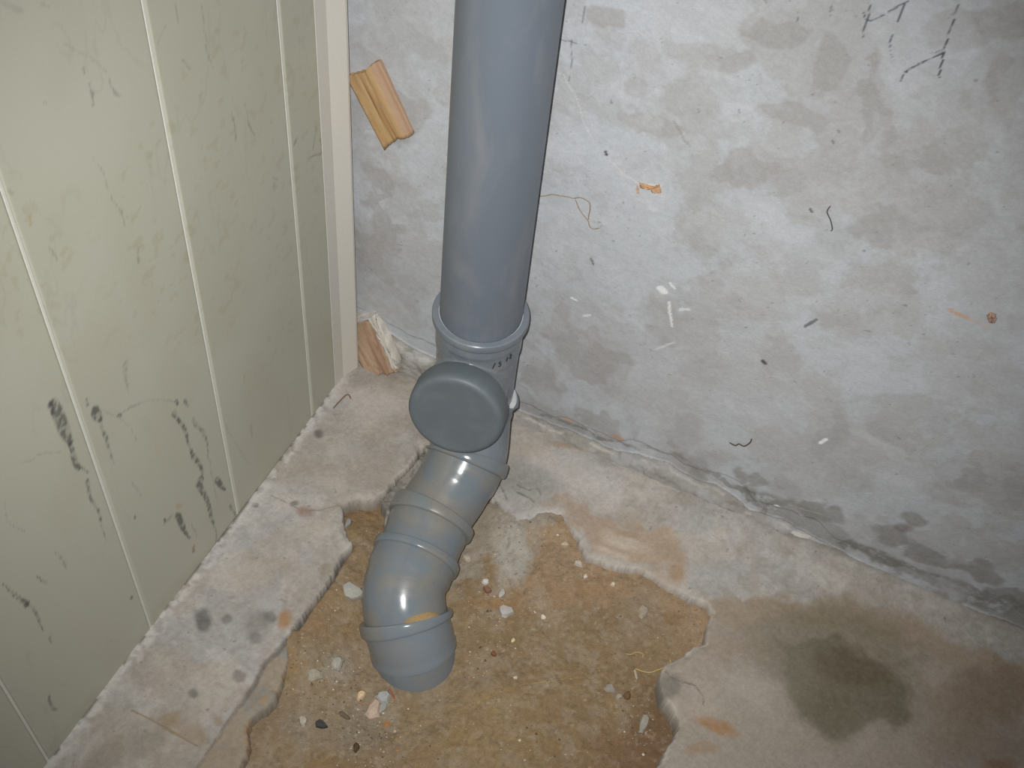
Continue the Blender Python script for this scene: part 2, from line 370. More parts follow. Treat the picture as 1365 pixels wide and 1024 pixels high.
# cracked patch at right lip
P.blob(893, 918, 16, 18, (118, 114, 104), .75, .4, .9, 10); P.stroke([(912, 908), (928, 915), (938, 930), (937, 940)], 1.6, (95, 90, 84), .7, .3)
P.stroke([(887, 893), (893, 902), (905, 908), (920, 912)], 1.5, (100, 96, 90), .6, .3)
for q in [[(640, 640), (655, 655), (668, 675)], [(664, 640), (672, 655), (676, 664)], [(690, 645), (705, 652), (718, 650), (722, 660)], [(690, 655), (705, 662), (712, 668)]]:
    P.stroke(q, 1.8, (104, 102, 96), .7, .35)
P.mul((.79 + .2 * fbm(X, Y, .004, 2, 90)) * (1 + .07 * ss(.25, .45, X)))
floor = tag(grid('floor', X, Y, Z, P.C, M_screed, skirt=(2, -.16)), kind='structure')

# ------------------------------------------------------------------ dirt in the hole
xs = np.arange(hole[:, 0].min() - .02, hole[:, 0].max() + .02, .0018); ys = np.arange(hole[:, 1].min() - .02, hole[:, 1].max() + .02, .0018)
X, Y = np.meshgrid(xs, ys, indexing='ij')
PIPE = [(.233, -.082, .19), (.233, -.083, .135), (.236, -.092, .112), (.247, -.116, .095), (.262, -.157, .071), (.259, -.199, .047), (.254, -.242, .032)] + [tuple(CAM + ray(a, b) / np.linalg.norm(ray(a, b)) * d) for a, b, d in ((557, 737, 1.575), (539, 785, 1.560), (541, 824, 1.560), (550, 860, 1.572), (557, 895, 1.603), (559, 928, 1.66))]
hd = sdist(X, Y, hole)
lefte = np.array([floor_pt(*p) for p in [(469, 721), (455, 743), (440, 768), (425, 790), (406, 816), (396, 832)]])
mrt = np.array([floor_pt(*p) for p in [(600, 625), (640, 650), (660, 668), (690, 690), (722, 682), (748, 684)]])
back = np.array([floor_pt(*p) for p in [(704, 690), (748, 684), (764, 706), (781, 742), (861, 761), (941, 801), (951, 812), (941, 832)]])
bd, _ = seg_dist(X, Y, back)
pth = np.array([p[:2] for p in PIPE]); pd, pt_ = seg_dist(X, Y, pth)
def dirt_z(X, Y, bd, pd, full=True):
    z = -.034 + .016 * ss(.14, .0, bd) + (fbm(X, Y, .12, 4, 200) - .5) * .012 + (fbm(X, Y, .018, 4, 201) - .5) * .005
    if full: z = z + (fbm(X, Y, .005, 3, 202) - .5) * .0022 * ss(.35, .65, fbm(X, Y, .06, 3, 205)) * 1.5
    z = z - .012 * ss(.13, .05, np.hypot(X - .315, Y + .43))
    z = z + .025 * ss(.09, .01, seg_dist(X, Y, lefte)[0]) + .012 * ss(.05, .005, seg_dist(X, Y, mrt)[0]) - .02 * ss(.0045, .001, seg_dist(X, Y, lefte)[0])
    return z
Z = dirt_z(X, Y, bd, pd)
P = Paint(X, Y, lambda a, b: floor_pt(a, b, -.028), (148, 125, 93), 301)
a1 = fbm(X, Y, .10, 5, 310); a2 = fbm(X, Y, .03, 5, 311); a3 = fbm(X, Y, .007, 3, 312)
P.mix(.7 * ss(.44, .64, a1), (152, 134, 110)); P.mix(.4 * ss(.52, .66, a2), (152, 126, 88)); P.mix(.4 * ss(.52, .7, fbm(X, Y, .045, 5, 313)), (136, 114, 86)); P.mix(.45 * ss(.52, .66, fbm(X, Y, .02, 5, 314)), (164, 150, 130))
P.mix(.75 * ss(.09, .0, bd + (a1 - .5) * .08), (172, 146, 118))
# cement dust near the pipe and down from the mortar
P.poly([(640, 640), (720, 650), (745, 685), (735, 700), (716, 722), (700, 745), (688, 775), (676, 790), (668, 800), (664, 782), (655, 750), (636, 740), (615, 775), (600, 800), (612, 740), (630, 690)], (164, 156, 142), .8, .010, .07)
P.blob(680, 735, 20, 38, (180, 175, 164), .75, .5, .8, 18); P.blob(668, 762, 14, 14, (180, 174, 164), .6, .5, .8); P.blob(640, 690, 14, 30, (146, 132, 112), .5, .5)
P.blob(715, 790, 45, 30, (166, 138, 108), .6, .6, .7); P.blob(790, 790, 40, 22, (162, 130, 96), .5, .6)
P.blob(660, 800, 26, 10, (158, 120, 72), .6, .6, .7); P.blob(720, 800, 12, 20, (170, 150, 128), .5, .6, .7, -30)
P.blob(858, 815, 20, 26, (158, 140, 116), .6, .6, .7); P.blob(896, 828, 16, 9, (140, 108, 66), .5, .5)
P.blob(880, 960, 34, 60, (122, 96, 72), .75, .6, .6, 10); P.blob(845, 1000, 60, 40, (134, 104, 78), .6, .6, .6); P.blob(860, 890, 26, 18, (138, 108, 68), .4, .6)  # first blob paints the right slab edge's shadow into the dirt colour
P.blob(480, 690, 24, 26, (156, 128, 92), .85, .5, .5); P.blob(470, 760, 26, 30, (146, 126, 100), .6, .6, .8); P.blob(430, 835, 30, 32, (150, 124, 94), .6, .6, .8)
P.blob(425, 880, 22, 24, (152, 138, 116), .6, .6, .9); P.blob(455, 880, 16, 26, (166, 158, 144), .6, .6, .9, 15); P.blob(495, 940, 26, 26, (156, 142, 122), .7, .6, .9)
P.blob(480, 980, 40, 24, (140, 128, 110), .65, .6, .9); P.blob(410, 960, 34, 26, (150, 136, 118), .5, .6, .9); P.blob(660, 935, 60, 18, (156, 130, 90), .5, .6)
P.blob(545, 1010, 60, 16, (140, 116, 84), .5, .6); P.blob(585, 968, 14, 8, (110, 94, 70), .5, .6, .9); P.blob(515, 959, 5, 5, (186, 118, 44), .8, .5, .4)
P.blob(650, 985, 90, 30, (152, 126, 84), .5, .7); P.blob(625, 870, 18, 40, (148, 126, 94), .5, .6); P.blob(700, 860, 50, 22, (150, 128, 98), .5, .7, .9)
P.stroke([(508, 990), (560, 965), (640, 932), (700, 910), (790, 900)], 1.4, (182, 150, 88), .55, .3)
P.mix(.35 * ss(.60, .76, a3), (174, 160, 138)); P.mix(.35 * ss(.7, .8, fbm(X, Y, .005, 2, 315)), (108, 92, 70)); P.mix(.35 * ss(.80, .86, fbm(X, Y, .005, 2, 316)), (200, 192, 176))
P.mul(.69 + .24 * fbm(X, Y, .0045, 2, 320))
keep = hd
dirt = grid('packed_dirt', X, Y, np.where(hd > -.012, Z, -.09), P.C, M_dirt, skirt=(2, -.10))
tag(dirt, 'brown packed dirt filling the broken-out hole in the floor around the pipe', 'dirt', kind='stuff')

def dz(x, y):
    X1 = np.array([[x]]); Y1 = np.array([[y]])
    b, _ = seg_dist(X1, Y1, back); p, _ = seg_dist(X1, Y1, pth); return float(dirt_z(X1, Y1, b, p)[0, 0])

# ------------------------------------------------------------------ back wall
xs = axis(-0.35, -0.06, 1.08, 2.2, 0.0018, 0.02); zs = axis(-0.05, -0.05, 0.88, 2.4, 0.0018, 0.03)
X, Zw = np.meshgrid(xs, zs, indexing='ij')
EDGE = [(400, 395), (460, 412), (505, 430), (530, 445), (555, 460), (580, 472), (640, 512), (690, 541), (735, 560), (770, 573), (800, 585), (825, 598), (850, 600), (895, 613), (931, 635),
        (955, 640), (981, 655), (1001, 674), (1040, 684), (1081, 708), (1132, 736), (1180, 760), (1232, 787), (1300, 808), (1365, 832), (1500, 890)]
ed = np.array([wall_pt(*p) for p in EDGE]); o_ = np.argsort(ed[:, 0]); ed = ed[o_]
ez = np.interp(X, ed[:, 0], ed[:, 1]) + (fbm(X, Zw * 0, .02, 4, 401) - .5) * .008 + (fbm(X, Zw * 0, .004, 3, 402) - .5) * .0022
dd = Zw - ez
ridge2 = ez + .028 + (fbm(X, Zw * 0, .05, 3, 403) - .5) * .03
D = (fbm(X, Zw, .25, 4, 410) - .5) * .007 + (fbm(X, Zw, .04, 4, 411) - .5) * .0018
D += .006 * ss(-.0015, .0015, dd) + .0022 * np.exp(-((dd - .001) / .002) ** 2)
D += .002 * ss(-.001, .002, Zw - ridge2) * ss(.9, .7, X)
D += np.where(dd < 0, (fbm(X, Zw, .012, 4, 412) - .5) * .006 + .012 * ss(.0, -.03, dd), 0)
Yw = -D - 0.001
P = Paint(X, Zw, wall_pt, (176, 180, 184), 501)
b1 = fbm(X, Zw, .16, 6, 510, .55); b2 = fbm(X, Zw, .05, 5, 511); b3 = fbm(X, Zw, .010, 3, 512); b4 = fbm(X + 3, Zw, .07, 6, 513, .6)
P.mix(.5 * ss(.42, .60, b1), (168, 168, 168)); P.mix(.38 * ss(.55, .58, b4), (160, 158, 156)); P.mix(.18 * ss(.54, .66, b2), (182, 185, 190))
P.mix(.3 * ss(.58, .64, fbm(X, Zw + 5, .10, 6, 515, .6)), (152, 150, 148)); P.mix(.3 * ss(.58, .66, fbm(X, Zw + 9, .08, 6, 517, .6)), (188, 191, 196))
P.mix(.14 * ss(.58, .72, b3), (150, 148, 144))
DK = (150, 147, 144)
for b in [(1114, 83, 20, 37, 0), (1057, 142, 37, 22, 0), (1162, 115, 14, 70, 0), (1220, 184, 40, 40, 0), (1345, 105, 28, 42, 0), (1335, 20, 50, 22, 0), (937, 69, 60, 26, 10), (850, 110, 16, 14, 0),
          (1038, 37, 36, 22, 0), (813, 14, 24, 16, 0), (997, 225, 46, 20, 0), (911, 568, 28, 24, 0), (1297, 630, 25, 20, 0), (1350, 645, 20, 24, 0), (1275, 35, 40, 30, 0), (780, 470, 60, 22, 20),
          (720, 500, 30, 20, 20), (800, 560, 40, 10, 25), (1180, 300, 60, 26, 10), (870, 160, 40, 16, 30), (1130, 420, 40, 16, 0), (540, 150, 40, 30, 0), (500, 300, 20, 80, 0), (1040, 470, 30, 24, 0)]:
    P.blob(*b[:4], DK, .52, .14, 1.0, b[4])
for b in [(1038, 292, 44, 20, 38), (1082, 395, 26, 8, 0), (1240, 330, 70, 22, 0), (1000, 150, 30, 16, 0), (880, 260, 30, 14, 0), (930, 440, 40, 16, 0), (1180, 610, 70, 26, 20), (560, 330, 30, 40, 0)]:
    P.blob(*b[:4], (186, 188, 192), .40, .16, .9, b[4])
# darker, bare concrete below the plaster and the damp zone above it
low = ss(.002, -.002, dd)
P.mix(.9 * low, (146, 142, 134)); P.mix(.6 * low * ss(.5, .65, b3 * .4 + b2 * .6), (176, 172, 166)); P.mix(.5 * low * ss(.55, .68, fbm(X, Zw * 3, .02, 4, 520)), (118, 114, 106))
damp = ss(.055, .01, dd + (b1 - .5) * .10) * ss(-.002, .002, dd)
P.mix(.55 * damp * ss(.15, .4, X) * ss(.35, .6, b4), (136, 134, 128))
P.mix(.8 * ss(.85, .45, np.abs(dd - .022 - (b2 - .5) * .05) / .035) * ss(.42, .7, X) * ss(-.002, .003, dd) * ss(.4, .5, b4), (126, 125, 118))
P.mix(.85 * np.exp(-((dd - .001) / .0016) ** 2) * ss(.42, .52, fbm(X, Zw * 0, .03, 3, 530)), (200, 196, 190))
P.mix(.5 * np.exp(-((Zw - ridge2) / .0016) ** 2) * ss(.5, .6, fbm(X, Zw * 0, .06, 3, 531)), (190, 188, 184))
P.mix(.6 * np.exp(-((dd + .013 + (b2 - .5) * .01) / .002) ** 2) * ss(.5, .6, fbm(X, Zw * 0, .025, 3, 532)), (196, 192, 186))
for q, a, c in [([(600, 560), (640, 573), (690, 592)], 3, 0), ]: pass
for q, w in [([(895, 600), (915, 612), (950, 626), (985, 640), (1010, 658), (1060, 690)], 9), ([(860, 590), (890, 596), (905, 606)], 5), ([(1090, 700), (1170, 735), (1250, 770), (1365, 805)], 16), ([(735, 553), (800, 575), (850, 592)], 5)]:
    P.stroke(q, w * 1.15, (116, 114, 107), .7, .3, 25)
P.mix(.36 * ss(.535, .56, fbm(X + 6, Zw, .085, 6, 550, .52)), (158, 155, 153)); P.mix(.30 * ss(.54, .57, fbm(X, Zw + 6, .11, 6, 551, .5)), (184, 186, 190)); P.mix(.6 * ss(.88, .91, fbm(X, Zw, .006, 2, 552)), (120, 118, 116))
for b in [(1190, 712, 26, 9, 20), (1240, 735, 34, 10, 20), (1300, 755, 34, 12, 22), (1215, 690, 20, 8, 20), (1345, 790, 30, 10, 22), (1090, 672, 30, 9, 22), (1010, 632, 30, 9, 24)]: P.blob(*b[:4], (124, 121, 114), .6, .25, 1.1, b[4])
# pencil lines, scratches, white drips, rust
INK = (62, 66, 78)
def crop(z, s, ox, oy): return [(ox + a * s, oy + b * s) for a, b in z]
k = 180 / 1365
for z, w, a in [([(1135, -20), (1120, 60), (1100, 110)], 2, .7), ([(1092, 150), (1078, 210), (1050, 270), (1030, 325)], 1.9, .9), ([(1038, 350), (1010, 410), (990, 470), (975, 560), (955, 640), (940, 735)], 2.2, .95), ([(1040, 130), (1110, 60)], 1.5, .4),
                ([(985, 485), (905, 520), (820, 560), (725, 605)], 2.3, .95), ([(705, 620), (650, 645), (600, 685)], 2.6, .95), ([(578, 705), (560, 770)], 1.8, .8), ([(975, 460), (930, 470), (850, 495)], 1.5, .5),
                ([(600, 0), (560, 80), (520, 170)], 2.0, .85), ([(470, 310), (450, 370), (445, 430)], 1.8, .8), ([(445, 460), (470, 530)], 1.4, .4), ([(250, 0), (235, 100), (215, 170), (190, 250), (170, 330)], 1.9, .8),
                ([(185, 80), (195, 130), (230, 162), (290, 155), (335, 125), (385, 100)], 2.0, .75), ([(430, 78), (490, 40), (560, 0), (640, -40)], 2.0, .8)]:
    P.stroke(crop(z, k, 1130, 0), w, INK, a, .2)
k = 625 / 1362
for z, w, a, c in [([(62, 110), (55, 160), (48, 220)], 1.5, .5, INK), ([(0, 100), (60, 115), (105, 125)], 1.5, .5, INK), ([(95, 10), (90, 60)], 1.5, .5, INK), ([(350, 340), (375, 395), (395, 415)], 1.8, .5, (120, 118, 116)),
                   ([(30, 200), (60, 260), (95, 350), (120, 400)], 1.8, .6, (196, 196, 192)), ([(165, 455), (210, 500), (245, 520)], 2.2, .7, (200, 198, 192)), ([(250, 525), (310, 525)], 2, .7, (204, 200, 188)),
                   ([(745, 595), (750, 605)], 3, .8, INK), ([(725, 930), (760, 912)], 4, .75, (84, 80, 78)), ([(110, 735), (118, 755)], 3, .7, (84, 80, 78)), ([(155, 430), (158, 440)], 3.4, .9, (60, 56, 56)),
                   ([(310, 825), (320, 832)], 7, .95, (226, 228, 228)), ([(340, 805), (348, 822)], 3, .9, (222, 224, 224)), ([(335, 860), (340, 930)], 3.2, .85, (218, 220, 220)), ([(370, 885), (400, 890)], 3, .8, (212, 214, 214)),
                   ([(60, 855), (68, 860)], 3.5, .9, (222, 224, 224)), ([(90, 905), (104, 902)], 3, .8, (214, 216, 216)), ([(300, 1000), (350, 980)], 2.5, .6, (206, 206, 204)), ([(710, 20), (706, 50)], 1.5, .5, INK), ([(800, 8), (802, 40)], 1.5, .4, INK),
                   ([(805, 395), (810, 400)], 3, .7, (100, 98, 98)), ([(820, 365), (826, 372)], 3, .6, (110, 108, 108)), ([(1150, 885), (1175, 900), (1200, 912)], 5, .7, (192, 148, 118)), ([(1190, 905), (1240, 930), (1260, 935)], 5, .45, (188, 164, 146)),
                   ([(242, 530), (245, 548)], 3, .7, (170, 120, 70)), ([(285, 590), (290, 596)], 6, .6, (196, 198, 200)), ([(480, 800), (490, 810)], 8, .3, DK)]:
    P.stroke(crop(z, k, 740, 0), w, c, a, 0, 9)
P.stroke([(1096, 583), (1104, 578)], 4, (228, 230, 232), .95); P.stroke([(1036, 667), (1040, 668)], 3, (225, 225, 222), .9); P.stroke([(823, 576), (830, 580)], 7, (178, 140, 120), .8); P.stroke([(1020, 474), (1023, 477)], 4.5, (66, 62, 60), .9)
P.stroke([(1050, 665), (1100, 680)], 3, (200, 198, 194), .3, .4); P.stroke([(1060, 706), (1078, 712)], 5, (206, 202, 196), .8)
P.blob(1205, 700, 12, 6, (108, 92, 84), .6, .6, .9); P.blob(885, 380, 4, 5, (224, 226, 226), .8, .4, .6); P.blob(760, 555, 9, 3, (186, 160, 140), .6, .6, .6, 20)
P.blob(475, 470, 22, 30, (140, 138, 132), .5, .6, .8); P.blob(515, 405, 30, 12, (168, 166, 160), .5, .6, .8, 30)
P.mul(.94 + .12 * fbm(X, Zw, .0045, 2, 540))
def wall_h(x, z):
    i = int(np.argmin(np.abs(xs - x))); j = int(np.argmin(np.abs(zs - z))); return float(-Yw[i, j])
wall = tag(grid('wall_back', X, Yw, Zw, P.C, M_plaster, skirt=(1, .12)), kind='structure')

# ------------------------------------------------------------------ left wall: PVC panels
wl = mesh('wall_left', [(x, y, z) for x in (-.034, -.014) for y in (-1.69, -.036) for z in (-.012, 2.39)],
          [(0, 1, 3, 2), (4, 6, 7, 5), (0, 4, 5, 1), (2, 3, 7, 6), (0, 2, 6, 4), (1, 5, 7, 3)], plain('backing_board', (120, 112, 100), .9))
tag(wl, kind='structure')
seams = [-.0765, -.1495, -.3495, -.5495, -.7495, -.9495, -1.1495, -1.3495, -1.5495, -1.69]
SM = (72, 76, 76); kz = 460 / 1365
def c5(*z): return [(a * kz, 480 + b * kz) for a, b in z]
kq = 470 / 1365
def c3(*z): return [(a * kq, b * kq) for a, b in z]
STR = [(c5((205, 172), (235, 225), (262, 285), (282, 325)), [14, 17, 16, 9], .85, SM, .36, 0), (c5((200, 170), (208, 235)), [7, 2], .85, SM, .3, 0), (c5((278, 330), (295, 390), (310, 432)), [5, 9, 7], .85, SM, .36, 0), (c5((318, 425), (348, 445)), 2.5, .6, SM, .4, 0),
       (c5((342, 478), (352, 530), (375, 580), (395, 625)), [5, 6, 4, 3], .7, SM, .42, 0), (c5((390, 625), (405, 665), (418, 715)), 1.8, .6, SM, .4, 0),
       (c5((372, 198), (385, 225), (400, 240)), [13, 12, 6], .9, SM, .34, 0), (c5((402, 245), (420, 310), (435, 360), (450, 412)), [4, 5, 3, 2], .7, SM, .4, 0), (c5((342, 158), (347, 178)), 4, .7, SM, .35, 0), (c5((405, 200), (460, 225), (510, 265), (540, 325)), 1.4, .3, SM, .3, 0),
       (c5((682, 210), (700, 235), (725, 262), (745, 300), (752, 338)), [8, 5, 6, 4, 3], .85, SM, .36, 0), (c5((752, 350), (765, 385), (790, 420), (803, 480)), [3, 7, 5, 3], .85, SM, .38, 0),
       (c5((785, 480), (805, 530), (830, 590), (845, 650)), [9, 6, 6, 3], .85, SM, .36, 0), (c5((845, 650), (852, 700), (850, 738)), 1.7, .55, SM, .35, 0), (c5((728, 160), (745, 182)), [5, 3], .7, SM, .3, 0), (c5((765, 235), (800, 280), (818, 330), (822, 380)), [5, 4, 3, 1.5], .65, SM, .4, 0),
       (c5((822, 380), (840, 470), (862, 560)), 1.5, .3, SM, .3, 0), (c5((856, 472), (872, 490), (890, 512)), [7, 8, 3], .9, SM, .33, 0), (c5((697, 610), (720, 655), (745, 710)), [6, 8, 2.5], .9, SM, .32, 0), (c5((912, 580), (928, 618)), [4, 2], .75, SM, .3, 0), (c5((692, 160), (698, 176)), 4, .8, SM, .3, 0),
       (c5((680, 610), (655, 640)), 5, .35, SM, .4, 0), (c5((470, 218), (474, 222)), 4, .8, SM, .3, 0), (c5((480, 212), (520, 185), (600, 155), (690, 168)), [1.5, 4, 2, 1.5], .35, SM, .35, 0), (c5((80, 412), (135, 395), (150, 375), (240, 358)), 1.8, .35, SM, .3, 0),
       (c5((500, 15), (495, 60), (505, 130)), [9, 6, 1.5], .35, SM, .42, 0), (c5((10, 882), (60, 940), (105, 968)), [2, 3, 7], .8, SM, .35, 0), (c5((35, 900), (80, 945), (110, 962)), [1.5, 3, 6], .7, SM, .35, 0), (c5((110, 965), (135, 990), (160, 1050), (180, 1090)), [2, 4, 3, 1], .7, SM, .35, 0),
       (c5((148, 852), (184, 882)), [1.5, 4], .65, SM, .3, 0), (c5((218, 758), (250, 800), (258, 828)), [1, 4, 3], .4, SM, .35, 0), (c5((392, 628), (396, 632)), 4, .7, SM, .3, 0), (c5((652, 630), (656, 636)), 3.5, .8, SM, .3, 0), (c5((535, 615), (538, 625)), 3, .6, SM, .3, 0),
       (c5((765, 735), (769, 752)), 4, .7, (120, 92, 60), .3, 0), (c5((700, 570), (712, 580)), 6, .45, (176, 140, 86), .3, 0), (c5((965, 60), (968, 90)), 3, .4, (150, 120, 80), .3, 0), (c5((988, 260), (995, 320)), 3, .4, (150, 120, 80), .3, 0), (c5((520, 940), (524, 944)), 4, .8, (60, 50, 44), .2, 0),
       (c5((20, 560), (35, 640), (100, 680)), 1.8, .3, SM, .35, 0), (c5((890, 250), (930, 330), (980, 410)), 1.5, .25, SM, .35, 0), (c5((520, 480), (560, 530)), 1.8, .3, SM, .3, 0), (c5((760, 650), (775, 700)), 2, .35, SM, .3, 0), (c5((620, 340), (628, 352)), 6, .3, (190, 160, 110), .3, 0),
       ([(64, 930), (70, 944), (75, 946)], [3, 3, 2], .65, SM, .3, 0), ([(68, 858), (66, 850)], 3, .5, SM, .3, 0), ([(148, 852), (150, 850)], 3, .35, SM, .3, 0),
       (c3((320, 258), (340, 325), (360, 370), (362, 412)), [1, 2.2, 4, 4], .5, SM, .3, 0), (c3((415, 270), (430, 330), (445, 370), (460, 385)), [2, 2, 4, 2], .4, SM, .3, 0), (c3((250, 170), (340, 215), (410, 275)), 2.5, .22, SM, .3, 0), (c3((895, 400), (905, 470), (916, 548)), [1, 3, 3], .5, SM, .3, 0), (c3((952, 400), (965, 480), (985, 520)), [1, 3, 2], .4, SM, .3, 0),
       (c3((675, 10), (695, 90)), 2, .3, SM, .3, 0), (c3((778, 20), (790, 120), (802, 195), (830, 262)), 2.2, .32, SM, .3, 0), (c3((705, 235), (735, 270)), 4, .25, SM, .3, 0), (c3((355, 605), (405, 685), (430, 770), (465, 820), (485, 880)), 1.8, .3, SM, .3, 0), (c3((640, 95), (610, 165)), 2, .25, SM, .3, 0),
       (c3((117, 835), (122, 868)), 5, .4, (160, 132, 70), .2, 0), (c3((1222, 490), (1218, 530), (1210, 580)), 2, .45, SM, .3, 0), (c3((1195, 612), (1240, 605), (1245, 570), (1238, 540)), 2, .6, (96, 80, 64), .3, 0), (c3((1055, 690), (1070, 700), (1060, 725)), 2, .4, SM, .3, 0), (c3((190, 960), (225, 1010)), 3, .3, SM, .3, 0),
       (c3((535, 960), (540, 1010)), 4, .35, SM, .3, 0), (c3((10, 10), (90, 45)), 8, .2, SM, .3, 0), (c3((160, 10), (190, 30)), 3, .3, SM, .3, 0), (c3((170, 395), (175, 400)), 3, .3, SM, .3, 0), (c3((1145, 540), (1140, 555)), 3, .4, SM, .3, 0), (c3((30, 735), (50, 745)), 4, .25, SM, .3, 0)]
for i in range(len(seams) - 1):
    y1 = seams[i] - (.0021 if i else .004); y0 = seams[i + 1] + (.0021 if i < len(seams) - 2 else 0)
    if i == 0: y1 = -.062
    fine = i < 5
    if fine:
        ysx = np.concatenate([[y0, y0 + .0012, y0 + .0024], np.arange(y0 + .0042, y1 - .003, .002), [y1 - .0024, y1 - .0012, y1]]); zsx = axis(.0005, .0005, .90, 2.39, .002, .05)
    else:
        ysx = np.concatenate([[y0, y0 + .0012, y0 + .0024], np.arange(y0 + .02, y1 - .01, .02), [y1 - .0024, y1 - .0012, y1]]); zsx = axis(.0005, .0005, .1, 2.39, .02, .05)
    Yp, Zp = np.meshgrid(ysx, zsx, indexing='ij')
    e = np.minimum(Yp - y0, y1 - Yp); Xp = -.0010 * (1 - ss(0, .0016, e)) + 0.0
    P = Paint(Yp, Zp, side_pt, (180, 179, 163), 700)
    m1 = fbm(Yp, Zp, .35, 4, 710); m2 = fbm(Yp, Zp * .5, .09, 5, 711)
    P.mix(.35 * ss(.42, .62, m1), (172, 170, 152)); P.mix(.20 * ss(.5, .66, m2), (168, 164, 146))
    v = np.abs(fbm(Yp * 1.6, Zp * .55, .12, 5, 720 + i) - .5); P.mix(.11 * ss(.014, .0, v) * ss(.45, .6, fbm(Yp, Zp, .12, 3, 730)), (112, 112, 98))
    P.mix(.22 * ss(.66, .74, fbm(Yp, Zp, .012, 3, 731)) * ss(.45, .6, m1), (150, 138, 104))
    P.mix(.3 * ss(.03, .0, Zp + (m2 - .5) * .05), (158, 152, 132))
    if fine:
        for q, w, a, c, br, rg in STR: P.stroke(q, np.array(w) * .82, c, a * .9, br, 6)
    grid('panel', Xp, Yp, Zp, P.C, M_panel, wl, skirt=(0, -.0135))
    if i:                                                       # white joint strip in the seam to the right of this panel
        s = seams[i]; pr = [(-.0135, -.0019), (-.0010, -.0019), (-.0004, -.0013), (-.0004, .0013), (-.0010, .0019), (-.0135, .0019)]
        V = [(a, s + b, z) for z in (.001, 2.39) for a, b in pr]; n = 6
        mesh('joint_strip', V, [(j, (j + 1) % n, n + (j + 1) % n, n + j) for j in range(n)] + [tuple(range(n - 1, -1, -1)), tuple(range(n, 2 * n))], M_white, wl)
pr = [(.0004, -.083), (.0009, -.0822), (.0016, -.060), (.0028, -.0570), (.0118, -.0345), (.0118, -.0305), (.0095, -.0290), (-.034, -.0290), (-.034, -.0350), (.0004, -.0350)]
V = [(a, b, z) for z in (.004, 2.39) for a, b in pr]; n = len(pr)
tr = mesh('corner_trim', V, [(j, (j + 1) % n, n + (j + 1) % n, n + j) for j in range(n)] + [tuple(range(n - 1, -1, -1)), tuple(range(n, 2 * n))], M_trim, wl)

# ------------------------------------------------------------------ the drain stack
soil = empty('drain_pipe', (.233, -.082, 0))
tag(soil, 'thick grey plastic drain pipe with inspection cap, bending down into the dirt', 'pipe')
def par(o): o.matrix_parent_inverse = Matrix.Translation((-.233, .082, 0)); return o
AX = np.array([.233, -.082, 0.])
vert = Path([AX + [0, 0, 2.39], AX + [0, 0, .05]])              # distance runs downward
L0 = 2.39
def zz(z): return L0 - z
par(revolve('straight_pipe', vert, [(0, .055), (zz(.245), .055)], M_pipe, soil, 96, sub=.2))
TOP = .292
# body of the inspection tee: run and branch fused, fillets by remesh + smooth
az, el = math.radians(10.5), math.radians(11)
nb = np.array([math.sin(az) * math.cos(el), -math.cos(az) * math.cos(el), math.sin(el)])
C0 = AX + [0, 0, .1795]
br = Path([C0, C0 + nb * .2])
t1 = revolve('inspection_tee', vert, [(zz(TOP - .012), .0588), (zz(TOP - .030), .0600), (zz(TOP - .034), .0588), (zz(TOP - .058), .0588), (zz(TOP - .066), .0568), (zz(.098), .0560)], M_tee, soil, 72, sub=.01)
t2 = revolve('tmp', br, [(.0, .052), (.05, .0555), (.066, .0572), (.082, .0600), (.100, .0612)], M_tee, None, 72, sub=.01)
import bmesh
bm = bmesh.new(); bm.from_mesh(t1.data); bm.from_mesh(t2.data); bm.to_mesh(t1.data); bm.free()
bpy.data.objects.remove(t2)
rm = t1.modifiers.new('r', 'REMESH'); rm.mode = 'VOXEL'; rm.voxel_size = .0016; rm.use_smooth_shade = True
sm = t1.modifiers.new('s', 'SMOOTH'); sm.factor = .6; sm.iterations = 9
dg = bpy.context.evaluated_depsgraph_get(); me = bpy.data.meshes.new_from_object(t1.evaluated_get(dg)); t1.modifiers.clear(); t1.data = me
me.name = 'inspection_tee'; tee = par(t1)
def ring(name, path, d, r_in, r_out, w, mat, parent):
    prof = [(d, r_in), (d, r_out - .0016), (d + .0012, r_out - .0004), (d + .003, r_out), (d + w - .003, r_out), (d + w - .0012, r_out - .0006), (d + w, r_out - .002), (d + w + .001, r_in), (d, r_in)]
    return revolve(name, path, prof, mat, parent, 80, (False, False), sub=.02)
ring('collar', vert, zz(TOP), .0562, .0648, .0135, M_tee, tee)
ring('seal_or_lit_rim', vert, zz(TOP - .0015), .0548, .0566, .003, M_seal_lit, tee)
cap = revolve('inspection_cap', br, [(.078, .0600), (.078, .0640), (.082, .0652), (.103, .0652), (.109, .0645), (.1125, .0625), (.1140, .0595), (.1144, .056), (.1138, .052), (.1140, .02)], M_cap, tee, 96, sub=.02, sharp=50)
# handwriting on the socket: 1 5  1 2
def on_tee(a, z, r=.0594): return AX + [r * math.sin(a), -r * math.cos(a), z]
def ink(pts, parent, w=.0009):
    path = Path([on_tee(a, z) for a, z in pts]); return [(path.at(d)[0]) for d in np.linspace(0, path.d[-1], 8)], w
A0 = math.radians(41.5); ZT = .2435
def dig(a, z, pts): return [(a + x * .075, z + y * .0085) for x, y in pts]
strokes = [dig(A0 + .02, ZT, [(.25, -.1), (.6, .5), (.95, 1.1)]), dig(A0 + .17, ZT, [(.9, 1.0), (.3, 1.0)]), dig(A0 + .17, ZT, [(.3, 1.0), (.25, .6), (.8, .6), (.9, .25), (.5, -.05), (.1, .1)]),
           dig(A0 + .36, ZT + .004, [(.3, .0), (.7, .9)]), dig(A0 + .47, ZT + .005, [(.1, .8), (.5, 1.0), (.7, .7), (.1, .1), (.3, .0), (.9, .15)])]
V = []; F = []
